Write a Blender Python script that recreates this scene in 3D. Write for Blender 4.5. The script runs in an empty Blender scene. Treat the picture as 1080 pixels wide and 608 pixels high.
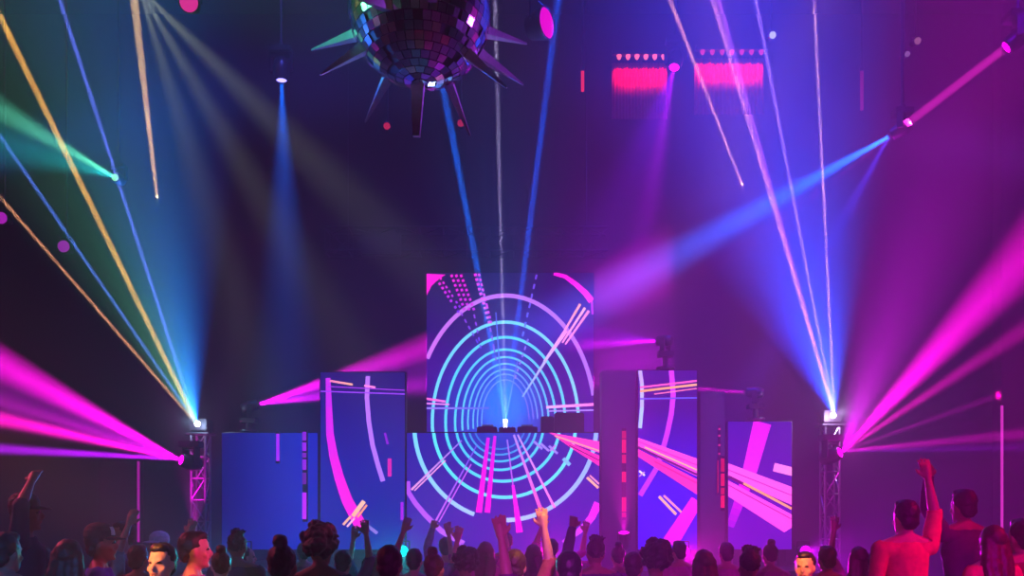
import bpy, bmesh, math, random
from mathutils import Vector, Matrix, Quaternion, noise
random.seed(11)
sc = bpy.context.scene
COL = sc.collection
CAMZ, F, HY = 1.9, 900.0, 550.0


def P(px, py, Y):
    """A point of the room from its bearing in the survey and its distance Y from the viewpoint."""
    return Vector(((px - 540) * Y / F, Y, CAMZ + (HY - py) * Y / F))


# ------------------------------------------------------------------ materials
def principled(name, col, rough=0.6, metal=0.0, noise_scale=None, noise_amt=0.3, bump=0.0, spec=None):
    m = bpy.data.materials.new(name); m.use_nodes = True
    nt = m.node_tree; b = nt.nodes['Principled BSDF']
    b.inputs['Roughness'].default_value = rough; b.inputs['Metallic'].default_value = metal
    if spec is not None: b.inputs['Specular IOR Level'].default_value = spec
    b.inputs['Base Color'].default_value = (*col, 1)
    if noise_scale:
        tc = nt.nodes.new('ShaderNodeTexCoord'); n = nt.nodes.new('ShaderNodeTexNoise')
        n.inputs['Scale'].default_value = noise_scale; n.inputs['Detail'].default_value = 4
        r = nt.nodes.new('ShaderNodeValToRGB')
        r.color_ramp.elements[0].color = (*[c * (1 - noise_amt) for c in col], 1)
        r.color_ramp.elements[1].color = (*[min(1, c * (1 + noise_amt)) for c in col], 1)
        nt.links.new(tc.outputs['Object'], n.inputs['Vector']); nt.links.new(n.outputs['Fac'], r.inputs['Fac'])
        nt.links.new(r.outputs['Color'], b.inputs['Base Color'])
        if bump:
            bp = nt.nodes.new('ShaderNodeBump'); bp.inputs['Strength'].default_value = bump; bp.inputs['Distance'].default_value = 0.02
            nt.links.new(n.outputs['Fac'], bp.inputs['Height']); nt.links.new(bp.outputs['Normal'], b.inputs['Normal'])
    return m


def by_object_colour(name, rough=0.7, noise_scale=30, amt=0.25):
    m = bpy.data.materials.new(name); m.use_nodes = True
    nt = m.node_tree; b = nt.nodes['Principled BSDF']; b.inputs['Roughness'].default_value = rough
    oi = nt.nodes.new('ShaderNodeObjectInfo'); tc = nt.nodes.new('ShaderNodeTexCoord')
    n = nt.nodes.new('ShaderNodeTexNoise'); n.inputs['Scale'].default_value = noise_scale
    mr = nt.nodes.new('ShaderNodeMapRange'); mr.inputs['To Min'].default_value = 1 - amt; mr.inputs['To Max'].default_value = 1 + amt
    mx = nt.nodes.new('ShaderNodeVectorMath'); mx.operation = 'SCALE'
    nt.links.new(tc.outputs['Object'], n.inputs['Vector']); nt.links.new(n.outputs['Fac'], mr.inputs['Value'])
    nt.links.new(oi.outputs['Color'], mx.inputs[0]); nt.links.new(mr.outputs['Result'], mx.inputs['Scale'])
    nt.links.new(mx.outputs['Vector'], b.inputs['Base Color'])
    return m


def emitter(name, col, s):
    m = bpy.data.materials.new(name); m.use_nodes = True
    nt = m.node_tree; nt.nodes.clear()
    e = nt.nodes.new('ShaderNodeEmission'); e.inputs[0].default_value = (*col, 1); e.inputs[1].default_value = s
    o = nt.nodes.new('ShaderNodeOutputMaterial'); nt.links.new(e.outputs[0], o.inputs[0])
    m.cycles.emission_sampling = 'NONE'
    return m


def display_material():
    m = bpy.data.materials.new('led_picture'); m.use_nodes = True
    nt = m.node_tree; nt.nodes.clear()
    a = nt.nodes.new('ShaderNodeVertexColor'); a.layer_name = 'Picture'
    e = nt.nodes.new('ShaderNodeEmission'); e.inputs[1].default_value = 1.65
    o = nt.nodes.new('ShaderNodeOutputMaterial')
    nt.links.new(a.outputs[0], e.inputs[0]); nt.links.new(e.outputs[0], o.inputs[0])
    m.cycles.emission_sampling = 'NONE'
    return m


M = dict(
    floor=principled('dark_vinyl', (.02, .02, .025), .45, noise_scale=3),
    wall=principled('black_painted_wall', (.010, .010, .012), .85, noise_scale=1.5, bump=.2),
    ceiling=principled('black_ceiling', (.012, .012, .014), .9, noise_scale=2),
    pylon=principled('grey_pylon', (.08, .075, .085), .6, noise_scale=5, noise_amt=.15),
    drape=principled('added_red_drape', (.5, .05, .06), .9, noise_scale=6),
    column=principled('maroon_column', (.05, .014, .022), .6, noise_scale=4),
    stage=principled('stage_black', (.02, .02, .024), .5, noise_scale=6),
    black=principled('black_housing', (.018, .018, .02), .4, noise_scale=20, noise_amt=.2),
    metal=principled('grey_truss', (.35, .35, .37), .35, .9, noise_scale=25, noise_amt=.15),
    darkmetal=principled('black_truss', (.05, .05, .055), .4, .6, noise_scale=25, noise_amt=.15),
    mirror=principled('mirror_tile', (.85, .85, .88), .10, 1.0),
    spike=principled('brushed_spike', (.6, .6, .62), .4, .45, noise_scale=30, noise_amt=.2),
    core=principled('mirror_ball_core', (.02, .015, .018), .6),
    skin=by_object_colour('skin', .5, 40, .12),
    cloth=by_object_colour('cloth', .8, 25, .3),
    hair=by_object_colour('hair', .5, 60, .5),
    eye=principled('eye', (.03, .02, .02), .2),
    lip=principled('lip', (.35, .12, .1), .5),
    white=principled('white_fabric', (.75, .74, .72), .8),
    display=display_material(),
)


def srgb(r, g, b):
    f = lambda c: (c / 255 / 12.92) if c <= 10 else ((c / 255 + .055) / 1.055) ** 2.4
    return (f(r), f(g), f(b))


# ------------------------------------------------------------------ mesh helpers
class MB:
    def __init__(s): s.v = []; s.f = []; s.mi = []; s.c = []

    def add(s, vs, fs, mi=0, col=None):
        b = len(s.v); s.v += [Vector(v) for v in vs]
        for f in fs: s.f.append([b + i for i in f]); s.mi.append(mi); s.c.append(col)

    def box(s, c, size, rot=None, mi=0, bevel=0.0):
        c = Vector(c); hx, hy, hz = [k / 2 for k in size]; rot = rot or Matrix.Identity(3)
        if bevel <= 0:
            vs = [c + rot @ Vector((x * hx, y * hy, z * hz)) for z in (-1, 1) for y in (-1, 1) for x in (-1, 1)]
            s.add(vs, [(0, 2, 3, 1), (4, 5, 7, 6), (0, 1, 5, 4), (2, 6, 7, 3), (0, 4, 6, 2), (1, 3, 7, 5)], mi); return
        bm = bmesh.new(); bmesh.ops.create_cube(bm, size=1)
        bmesh.ops.scale(bm, vec=size, verts=bm.verts)
        bmesh.ops.bevel(bm, geom=bm.edges[:], offset=bevel, segments=2, affect='EDGES')
        bm.verts.ensure_lookup_table(); bm.verts.index_update()
        s.add([c + rot @ v.co for v in bm.verts], [[v.index for v in f.verts] for f in bm.faces], mi); bm.free()

    def rings(s, rings, mi=0, caps=True):
        n = len(rings[0]); vs = [p for r in rings for p in r]; fs = []
        for i in range(len(rings) - 1):
            for j in range(n):
                k = (j + 1) % n; fs.append((i * n + j, i * n + k, (i + 1) * n + k, (i + 1) * n + j))
        if caps: fs.append(tuple(range(n - 1, -1, -1))); fs.append(tuple((len(rings) - 1) * n + j for j in range(n)))
        s.add(vs, fs, mi)

    def tube(s, p0, p1, r0, r1=None, n=10, mi=0, caps=True):
        p0, p1 = Vector(p0), Vector(p1); r1 = r0 if r1 is None else r1
        d = (p1 - p0).normalized(); u = d.orthogonal().normalized(); w = d.cross(u)
        ring = lambda p, r: [p + (u * math.cos(2 * math.pi * k / n) + w * math.sin(2 * math.pi * k / n)) * r for k in range(n)]
        s.rings([ring(p0, r0), ring(p1, r1)], mi, caps)

    def lathe(s, o, d, prof, n=20, mi=0):
        o = Vector(o); d = Vector(d).normalized(); u = d.orthogonal().normalized(); w = d.cross(u)
        s.rings([[o + d * h + (u * math.cos(2 * math.pi * k / n) + w * math.sin(2 * math.pi * k / n)) * r for k in range(n)] for h, r in prof], mi)

    def capsule(s, p0, r0, p1, r1, n=12):
        p0, p1 = Vector(p0), Vector(p1); d = (p1 - p0); L = d.length; d = d.normalized()
        u = d.orthogonal().normalized(); w = d.cross(u); R = []
        for a in (-85, -60, -30, 0): R.append((p0 + d * r0 * math.sin(math.radians(a)), r0 * math.cos(math.radians(a))))
        for a in (0, 30, 60, 85): R.append((p1 + d * r1 * math.sin(math.radians(a)), r1 * math.cos(math.radians(a))))
        s.rings([[p + (u * math.cos(2 * math.pi * k / n) + w * math.sin(2 * math.pi * k / n)) * r for k in range(n)] for p, r in R])

    def ellipsoid(s, c, r, n=16, m=10, rot=None):
        c = Vector(c); rot = rot or Matrix.Identity(3); R = []
        for i in range(m + 1):
            t = math.pi * (i + .05) / (m + .1) - math.pi / 2
            R.append([c + rot @ Vector((r[0] * math.cos(t) * math.cos(2 * math.pi * k / n), r[1] * math.cos(t) * math.sin(2 * math.pi * k / n), r[2] * math.sin(t))) for k in range(n)])
        s.rings(R)

    def mesh(s, name, mats, smooth=False):
        me = bpy.data.meshes.new(name); me.from_pydata([tuple(v) for v in s.v], [], s.f)
        for m in (mats if isinstance(mats, (list, tuple)) else [mats]): me.materials.append(m)
        me.polygons.foreach_set('material_index', s.mi)
        if smooth: me.polygons.foreach_set('use_smooth', [True] * len(me.polygons))
        if any(c is not None for c in s.c):
            a = me.color_attributes.new('Picture', 'FLOAT_COLOR', 'CORNER')
            vals = []
            for f, c in zip(s.f, s.c):
                for q in range(len(f)):
                    cc = c if c is not None else (0, 0, 0)
                    cc = cc[q] if isinstance(cc[0], (tuple, list)) else cc
                    vals += [*cc, 1.0]
            a.data.foreach_set('color', vals)
        me.validate(); me.update()
        return me

    def build(s, name, mats, parent=None, smooth=False):
        o = bpy.data.objects.new(name, s.mesh(name, mats, smooth)); COL.objects.link(o)
        if parent: o.parent = parent; o.matrix_parent_inverse = Matrix.Translation(-Vector(parent.location))
        return o


def empty(name, loc, label, cat, group=None):
    o = bpy.data.objects.new(name, None); COL.objects.link(o); o.location = loc; o.empty_display_size = .1
    return tag(o, label, cat, group)


def tag(o, label, cat, group=None):
    o['label'] = label; o['category'] = cat
    if group: o['group'] = group
    return o


def struct(o): o['kind'] = 'structure'; return o


def toward(d): return d.to_track_quat('-Z', 'Y')


def under(o, parent):
    o.parent = parent; o.matrix_parent_inverse = Matrix.Translation(-Vector(parent.location))


def spot(a, b, col, w, deg, parent=None, r=.03, name='lamp'):
    """A lamp behind a lens that throws a cone of the given angle; w is the power an open bulb of that brightness would have."""
    l = bpy.data.lights.new(name, 'AREA'); l.shape = 'DISK'; l.size = 2 * r; l.spread = math.radians(deg)
    l.energy = w * (1 - math.cos(math.radians(deg / 2))) / 2; l.color = col
    o = bpy.data.objects.new(name, l); COL.objects.link(o); o.location = a; o.rotation_euler = toward(Vector(b) - Vector(a)).to_euler()
    if parent: under(o, parent)
    return o


def laser(a, b, col, w, r=.02, parent=None, spread=.12):
    l = bpy.data.lights.new('laser_diode', 'AREA'); l.shape = 'DISK'; l.size = 2 * r; l.spread = math.radians(spread)
    l.energy = w; l.color = col
    o = bpy.data.objects.new('laser_diode', l); COL.objects.link(o); o.location = a; o.rotation_euler = toward(Vector(b) - Vector(a)).to_euler()
    if parent: under(o, parent)
    return o


def point(a, col, w, r=.05, parent=None):
    l = bpy.data.lights.new('glow_lamp', 'POINT'); l.energy = w; l.color = col; l.shadow_soft_size = r
    o = bpy.data.objects.new('glow_lamp', l); COL.objects.link(o); o.location = a
    if parent: under(o, parent)
    return o


# ------------------------------------------------------------------ camera, haze
cd = bpy.data.cameras.new('camera'); cam = bpy.data.objects.new('camera', cd); COL.objects.link(cam)
cd.sensor_width = 36; cd.lens = 36 * F / 1080; cd.shift_y = (HY - 304) / 1080; cd.clip_end = 200
cam.location = (0, 0, CAMZ); cam.rotation_euler = (math.pi / 2, 0, 0); sc.camera = cam
wd = bpy.data.worlds.new('night'); sc.world = wd; wd.use_nodes = True
nt = wd.node_tree; nt.nodes['Background'].inputs[0].default_value = (0, 0, 0, 1); nt.nodes['Background'].inputs[1].default_value = 0
vs = nt.nodes.new('ShaderNodeVolumeScatter'); vs.inputs['Density'].default_value = .03; vs.inputs['Anisotropy'].default_value = 0
nt.links.new(vs.outputs[0], nt.nodes['World Output'].inputs['Volume'])

# ------------------------------------------------------------------ the room
CEIL, BACK, SIDE = 12.6, 18.0, 12.5


def slab(name, c, size, m):
    b = MB(); b.box(c, size); return struct(b.build(name, m))


slab('floor', (0, 8, -.1), (2 * SIDE, 20, .2), M['floor'])
slab('ceiling', (0, 8, CEIL + .1), (2 * SIDE, 20, .2), M['ceiling'])
slab('wall_back', (0, BACK + .1, CEIL / 2), (2 * SIDE, .2, CEIL), M['wall'])
slab('wall_left', (-SIDE - .1, 8, CEIL / 2), (.2, 20, CEIL), M['wall'])
slab('wall_right', (SIDE + .1, 8, CEIL / 2), (.2, 20, CEIL), M['wall'])
# columns with a plain base and capital
for name, x0, x1, y0 in (('column_right', (1056.5 - 540) * 15.6 / F, (1056.5 - 540) * 15.6 / F + .7, 15.6),
                         ('column_left', (144 - 540) * 15.6 / F - .7, (144 - 540) * 15.6 / F, 15.6)):
    b = MB(); xc = (x0 + x1) / 2
    if name == 'column_left':
        top = 3.02
    else:
        top = CEIL
    b.box((xc, y0 + .15, top / 2), (x1 - x0, .3, top)); b.box((xc, y0 + .15, .12), (x1 - x0 + .08, .38, .24))
    struct(b.build(name, M['column']))
# stage
b = MB(); b.box((0, 15.7, .55), (10.3, 4.1, 1.1), bevel=.02); b.box((0, 13.63, .55), (10.1, .04, .9))
struct(b.build('stage_floor', M['stage']))
# low side platforms the taller-standing guests are on
for n, x in (('platform_floor_right', 3.75), ('platform_floor_left', -4.1)):
    slab(n, (x, 6.7, .14), (2.5, 1.9, .28), M['stage'])

# ------------------------------------------------------------------ LED screens
CY = srgb(80, 215, 245); LB = srgb(150, 190, 255); PU = srgb(190, 110, 250); MG = srgb(255, 10, 215); PK = srgb(255, 95, 205)
PE = srgb(255, 175, 150); OR = srgb(255, 160, 90); WH = srgb(235, 225, 255); VI = srgb(110, 40, 230)


def clip_poly(poly, x0, y0, x1, y1):
    for ax, lim, sgn in ((0, x0, 1), (0, x1, -1), (1, y0, 1), (1, y1, -1)):
        out = []
        for i in range(len(poly)):
            a, b_ = poly[i - 1], poly[i]
            ia, ib = (a[ax] - lim) * sgn >= 0, (b_[ax] - lim) * sgn >= 0
            if ia != ib:
                t = (lim - a[ax]) / (b_[ax] - a[ax]); out.append((a[0] + t * (b_[0] - a[0]), a[1] + t * (b_[1] - a[1])))
            if ib: out.append(b_)
        poly = out
        if len(poly) < 3: return []
    return poly


class Screen:
    """An LED wall: cabinet, picture face and feet. Picture coordinates are in picture units on the face itself."""
    def __init__(s, label, rect, Y, base_col, foot_z, depth=.14, res=(24, 24)):
        s.rect, s.Y = rect, Y; x0, y0, x1, y1 = rect
        a, c = P(x0, y1, Y), P(x1, y0, Y)
        s.root = empty('led_screen', ((a.x + c.x) / 2, Y + depth / 2, foot_z), label, 'screen')
        b = MB(); b.box(((a.x + c.x) / 2, Y + .01 + depth / 2, (a.z + c.z) / 2), (c.x - a.x + .04, depth, c.z - a.z + .04), bevel=.012)
        b.build('cabinet', M['black'], s.root)
        if a.z - foot_z > .05:
            for fx in (a.x + .15, c.x - .15):
                f = MB(); f.box((fx, Y + .01 + depth / 2, (foot_z + a.z - .02) / 2), (.12, depth * .8, a.z - .02 - foot_z)); f.build('support_leg', M['darkmetal'], s.root)
        s.mb = MB(); nx, ny = res; s.layer = 0
        g = [[P(x0 + (x1 - x0) * i / nx, y0 + (y1 - y0) * j / ny, Y) for i in range(nx + 1)] for j in range(ny + 1)]
        cc = [[base_col(x0 + (x1 - x0) * i / nx, y0 + (y1 - y0) * j / ny) for i in range(nx + 1)] for j in range(ny + 1)]
        for j in range(ny):
            for i in range(nx):
                s.mb.add([g[j + 1][i], g[j + 1][i + 1], g[j][i + 1], g[j][i]], [(0, 1, 2, 3)], 0, (cc[j + 1][i], cc[j + 1][i + 1], cc[j][i + 1], cc[j][i]))

    def poly(s, pts, col, k=1.0):
        q = clip_poly(pts, *s.rect)
        if not q: return
        A = sum(q[i - 1][0] * q[i][1] - q[i][0] * q[i - 1][1] for i in range(len(q)))
        if A > 0: q = q[::-1]
        eps = .0015 + .00035 * s.layer
        vs_ = []
        for x, y in q:
            p = P(x, y, s.Y); p.y -= eps; vs_.append(p)
        s.mb.add(vs_, [tuple(range(len(vs_)))], 0, tuple(c * k for c in col))

    def band(s, pts, w, col, col2=None, w2=None, k=1.0, dash=None):
        s.layer += 1; w2 = w if w2 is None else w2; n = len(pts); col2 = col2 or col
        L = [0.0]
        for i in range(1, n): L.append(L[-1] + math.dist(pts[i - 1], pts[i]))
        nor = []
        for i in range(n):
            a, b_ = pts[max(0, i - 1)], pts[min(n - 1, i + 1)]
            dx, dy = b_[0] - a[0], b_[1] - a[1]; d = math.hypot(dx, dy) or 1; nor.append((-dy / d, dx / d))
        for i in range(n - 1):
            if dash and (int((L[i] + L[i + 1]) / 2 / dash) % 2): continue
            t0, t1 = L[i] / L[-1], L[i + 1] / L[-1]
            h0, h1 = (w + (w2 - w) * t0) / 2, (w + (w2 - w) * t1) / 2; t = (t0 + t1) / 2
            c = tuple(p + (q - p) * t for p, q in zip(col, col2))
            (ax, ay), (bx, by) = pts[i], pts[i + 1]; (ux, uy), (vx, vy) = nor[i], nor[i + 1]
            s.poly([(ax + ux * h0, ay + uy * h0), (bx + vx * h1, by + vy * h1), (bx - vx * h1, by - vy * h1), (ax - ux * h0, ay - uy * h0)], c, k)

    def line(s, a, b_, w, col, col2=None, w2=None, k=1.0, dash=None, n=None):
        n = n or (max(2, int(math.dist(a, b_) / (dash or 6))))
        s.band([(a[0] + (b_[0] - a[0]) * i / n, a[1] + (b_[1] - a[1]) * i / n) for i in range(n + 1)], w, col, col2, w2, k, dash)

    def arc(s, c, rx, ry, a0, a1, w, col, col2=None, w2=None, k=1.0):
        n = max(10, int(abs(a1 - a0) / 3))
        s.band([(c[0] + rx * math.cos(math.radians(a0 + (a1 - a0) * i / n)), c[1] - ry * math.sin(math.radians(a0 + (a1 - a0) * i / n))) for i in range(n + 1)], w, col, col2, w2, k)

    def done(s): s.mb.build('picture', M['display'], s.root)


def lerp(a, b, t): t = max(0, min(1, t)); return tuple(p + (q - p) * t for p, q in zip(a, b))


# upper screen behind the DJ
def base_up(x, y):
    c = lerp(srgb(20, 12, 76), srgb(50, 8, 130), (y - 290) / 110)
    d = math.hypot((x - 531) / 42, (y - 428) / 48)
    c = lerp(srgb(0, 110, 250), c, (d - .35) / .75)
    h = math.hypot((x - 520) / 75, (y - 440) / 85)
    return lerp(srgb(10, 70, 215), c, h) if d > .6 else c


s = Screen('tall LED screen showing concentric rings behind the DJ booth', (450, 288, 626, 458), 16.0, base_up, 1.1, res=(44, 44))
O = (533, 445)
s.arc(O, 95, 133, 12, 150, 4.4, srgb(165, 110, 235), srgb(200, 110, 235))
for rx, ry, w, c in ((77, 105, 3.8, srgb(120, 205, 250)), (63, 89, 3.3, srgb(85, 205, 250)), (53, 76, 2.8, srgb(80, 195, 250)), (45.5, 68, 2.4, srgb(85, 180, 250)),
                     (39.5, 61, 2.0, srgb(90, 160, 250)), (34, 55, 1.7, srgb(95, 135, 250)), (29.5, 50, 1.4, srgb(100, 110, 245)), (25, 44, 1.1, srgb(110, 90, 240))):
    s.arc(O, rx, ry, 3, 188, w * .88, c, lerp(c, CY, .5))
s.layer += 1
s.poly([(449, 289), (470, 290), (462, 295), (455, 302), (450, 312)], MG)
s.line((460, 294), (484, 330), 2.6, MG, VI, dash=2.6); s.line((464, 293), (487, 327), 2.0, MG, VI, dash=2.6)
for q in (476, 481, 486): s.line((q, 290), (q + 15, 330), 2.6, MG, srgb(190, 20, 225), dash=2.6)
s.line((501, 289), (517, 344), 3, MG, srgb(210, 90, 240), dash=2.6); s.line((505, 289), (519, 344), 2, MG, srgb(190, 60, 240), dash=2.6)
for a, e in (((500, 332), (508, 372)), ((517, 346), (524, 385)), ((486, 330), (504, 362))): s.line(a, e, 1.5, srgb(150, 60, 230), srgb(90, 60, 230), dash=4)
s.line((566, 290), (550, 360), 1.8, srgb(120, 60, 230), srgb(80, 110, 250), dash=5); s.line((557, 358), (543, 400), 1.5, srgb(140, 110, 240), dash=4)
s.band([(584, 289), (596, 292), (607, 300), (617, 309), (624, 318)], 3.5, MG, srgb(255, 40, 225), 7)
s.line((624, 318), (625, 332), 2.5, srgb(190, 40, 220))
for q, c in ((0, OR), (5, PE), (9, srgb(255, 140, 160))): s.line((612 + q, 321 + q * .8), (589 + q * .8, 360 + q * .4), 2.7, c, srgb(255, 140, 200), 1.8)
s.line((597, 349), (574, 382), 4.5, srgb(255, 140, 220), srgb(205, 180, 250), 3); s.line((576, 380), (551, 419), 3, srgb(190, 180, 250), srgb(120, 170, 250), 1.6)
s.line((450, 421), (470, 424), 2.4, PK, srgb(230, 120, 230)); s.line((450, 426), (474, 427), 1.6, srgb(230, 130, 235)); s.line((450, 431), (516, 431), 2, srgb(150, 120, 240), srgb(70, 100, 240))
s.line((576, 430), (626, 427), 3, srgb(220, 170, 250), srgb(255, 120, 215)); s.line((578, 434), (626, 433), 1.4, srgb(170, 140, 250))
s.line((531, 444), (523, 330), 1.6, srgb(60, 150, 250), srgb(90, 90, 230), 1.0); s.line((533, 444), (546, 380), 1.6, srgb(70, 170, 250), srgb(90, 90, 230), 1.0)
s.done()


# booth front
def base_booth(x, y):
    c = lerp(srgb(26, 22, 150), srgb(56, 22, 160), (y - 470) / 80)
    d = math.hypot((x - 528) / 62, (y - 452) / 48)
    return lerp(srgb(6, 62, 195), c, d)


s = Screen('wide LED front of the DJ booth with the lower halves of the rings', (429, 457, 632, 592), 14.0, base_booth, 1.1, depth=.1, res=(44, 30))
O2 = (533, 449)
for rx, ry, w, c, cx in ((75, 76, 4.0, srgb(85, 220, 240), 532), (60, 59, 3.6, srgb(70, 210, 240), 530), (46, 47, 3.1, srgb(65, 200, 240), 527), (39, 38, 2.6, srgb(55, 180, 235), 527), (33, 31, 2.2, srgb(40, 150, 225), 527), (27, 25, 1.8, srgb(30, 120, 215), 527)):
    s.arc((cx, O2[1]), rx, ry, 180, 360, w * .88, c)
s.arc(O2, 96, 100, 184, 250, 4.4, srgb(110, 205, 250), srgb(160, 190, 250)); s.arc(O2, 96, 100, 266, 356, 4.6, srgb(165, 190, 250), srgb(130, 170, 250))
s.band([(430, 508), (431, 520), (438, 531), (448, 543), (457, 552), (466, 561), (477, 567), (489, 574)], 5, srgb(170, 70, 235), srgb(185, 90, 240), 6); s.line((487, 573), (489, 590), 2.4, srgb(170, 80, 235), srgb(90, 30, 190))
s.band([(631, 531), (624, 546), (617, 555), (610, 561), (603, 566), (594, 573)], 9, srgb(240, 30, 225), srgb(180, 70, 230), 5)
s.line((434, 517), (487, 465), 2.2, srgb(235, 150, 220), srgb(140, 110, 240), 1.2); s.line((437, 518), (470, 486), 1.3, srgb(235, 150, 220)); s.line((459, 551), (503, 470), 2.0, srgb(200, 90, 240), srgb(110, 90, 240), 1.0); s.line((463, 551), (497, 490), 1.2, srgb(200, 90, 240))
s.line((515, 462), (505, 541), 3.5, srgb(210, 20, 225), MG, 6.5); s.line((522, 460), (514, 541), 3, srgb(210, 20, 225), MG, 6)
s.line((535, 464), (541, 512), 1.4, srgb(150, 110, 240), srgb(190, 80, 240)); s.line((541, 512), (548, 562), 3, srgb(230, 30, 225), MG, 7)
s.line((542, 459), (575, 551), 2.2, srgb(170, 130, 250), srgb(255, 70, 190), 4.2); s.line((546, 459), (585, 536), 1.8, srgb(190, 140, 250), srgb(250, 120, 220), 2.6)
for q in (0, 7, 16): s.line((563 + q, 466 + q * .3), (572 + q, 474 + q * .3), 2.4, srgb(150, 130, 245)); 
s.line((594, 484), (601, 491), 4, srgb(110, 180, 240)); s.line((580, 476), (586, 470), 2, srgb(180, 120, 250))
s.layer += 1; s.poly([(577, 456), (632, 466), (632, 478), (600, 467)], srgb(255, 60, 190)); s.layer += 1; s.poly([(584, 460), (632, 481), (632, 492), (604, 474)], srgb(255, 40, 170))
s.line((585, 460), (632, 476), 1.4, srgb(255, 160, 150)); s.line((600, 470), (632, 486), 1.1, srgb(90, 10, 120))
s.line((619, 504), (631, 515), 2.6, PE); s.line((622, 502), (632, 511), 1.6, srgb(255, 150, 190))
s.done()

# left screen beside the booth
s = Screen('tall LED screen left of the DJ booth with a magenta arc', (338, 393, 427, 580), 15.0, lambda x, y: lerp(srgb(34, 14, 110), srgb(18, 26, 150), (y - 400) / 90), 1.1)
s.band([(346, 399), (347, 430), (348, 458), (352, 482), (358, 505), (366, 528), (374, 543), (381, 556)], 5, srgb(190, 40, 235), MG, 13)
s.band([(388, 397), (387, 420), (389, 445), (393, 470), (399, 492), (404, 508)], 4.6, srgb(185, 110, 245), srgb(170, 110, 250), 5)
s.line((348, 402), (372, 406), 2.2, srgb(255, 120, 190), PE); s.line((384, 407), (396, 409), 2.2, srgb(250, 130, 220)); s.line((338, 413), (427, 416), 1.3, srgb(150, 60, 240)); s.line((346, 408), (427, 412), 1, srgb(160, 50, 230))
s.line((372, 545), (384, 529), 4.5, PE, srgb(255, 190, 170)); s.line((377, 546), (387, 533), 2.2, srgb(255, 150, 120)); s.line((362, 554), (370, 545), 2.4, PE); s.line((366, 556), (374, 547), 2.0, srgb(250, 180, 220))
s.line((411, 484), (411, 503), 4, srgb(210, 30, 170)); s.line((406, 457), (409, 469), 2.5, srgb(130, 20, 200)); s.line((424, 530), (424, 549), 3, srgb(160, 20, 220))
s.line((384, 552), (398, 563), 3.5, srgb(110, 110, 200), srgb(140, 100, 210)); s.done()

s = Screen('outer LED panel glowing plain blue at the left end of the stage', (234, 457, 335, 580), 15.0, lambda x, y: lerp(srgb(8, 14, 104), srgb(10, 28, 168), (x - 234) / 90), 1.1, res=(16, 12)); s.done()

# right screen beside the booth
s = Screen('tall LED screen right of the DJ booth crossed by a pink band', (673, 391, 735, 580), 15.0, lambda x, y: lerp(srgb(52, 12, 130), srgb(30, 6, 235), (y - 430) / 100), 1.1)
s.band([(675, 391), (677, 405), (677, 430), (675, 452)], 4, srgb(190, 160, 250), srgb(160, 200, 255))
s.band([(708, 391), (710, 417), (708, 437), (704, 456), (699, 475), (692, 495), (675, 523)], 5.5, srgb(215, 60, 240), srgb(190, 50, 240))
s.line((675, 413), (735, 406), 2.4, OR, srgb(255, 170, 120)); s.line((675, 409), (735, 402), 2, srgb(255, 90, 190)); s.line((690, 416), (735, 410), 1.2, srgb(255, 120, 170)); s.line((675, 421), (735, 420), 1.6, srgb(90, 80, 230))
s.layer += 1; s.poly([(673, 462), (735, 484), (735, 503), (673, 473)], srgb(255, 75, 210)); s.layer += 1; s.poly([(673, 474), (735, 506), (735, 522), (673, 482)], srgb(255, 50, 180))
s.line((673, 472), (735, 501), 2.2, srgb(95, 10, 110)); s.line((680, 472), (735, 496), 1.3, srgb(255, 190, 140)); s.line((690, 487), (735, 510), 1.1, srgb(200, 20, 150)); s.line((673, 466), (735, 491), 1.0, srgb(210, 30, 190))
s.line((695, 524), (713, 543), 2.8, PE); s.line((700, 523), (720, 542), 2.2, srgb(255, 150, 170)); s.line((735, 528), (706, 574), 13, srgb(250, 30, 225), srgb(225, 20, 225), 17)
s.line((674, 497), (680, 502), 2, WH); s.line((674, 503), (680, 498), 1.4, srgb(200, 140, 250)); s.done()

s = Screen('outer LED panel with broad pink stripes at the right end of the stage', (768, 445, 835, 580), 15.0, lambda x, y: lerp(srgb(56, 8, 150), srgb(84, 6, 175), (y - 445) / 90), 1.1)
s.line((804, 446), (790, 500), 19, srgb(225, 20, 225), srgb(230, 40, 235), 15); s.line((786, 512), (770, 556), 13, srgb(235, 20, 235), srgb(150, 10, 210), 8)
s.layer += 1; s.poly([(768, 489), (835, 514), (835, 533), (768, 504)], srgb(250, 90, 225)); s.layer += 1; s.poly([(768, 507), (835, 543), (835, 557), (827, 562), (768, 524)], srgb(250, 75, 225))
s.line((768, 503), (835, 536), 3, srgb(110, 10, 110)); s.line((784, 510), (835, 537), 2.4, srgb(255, 160, 110)); s.line((768, 496), (835, 523), 1, srgb(200, 40, 190)); s.line((768, 512), (835, 548), 1, srgb(190, 30, 170))
s.line((816, 493), (836, 498), 9, srgb(255, 120, 235), srgb(255, 130, 220)); s.done()


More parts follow.
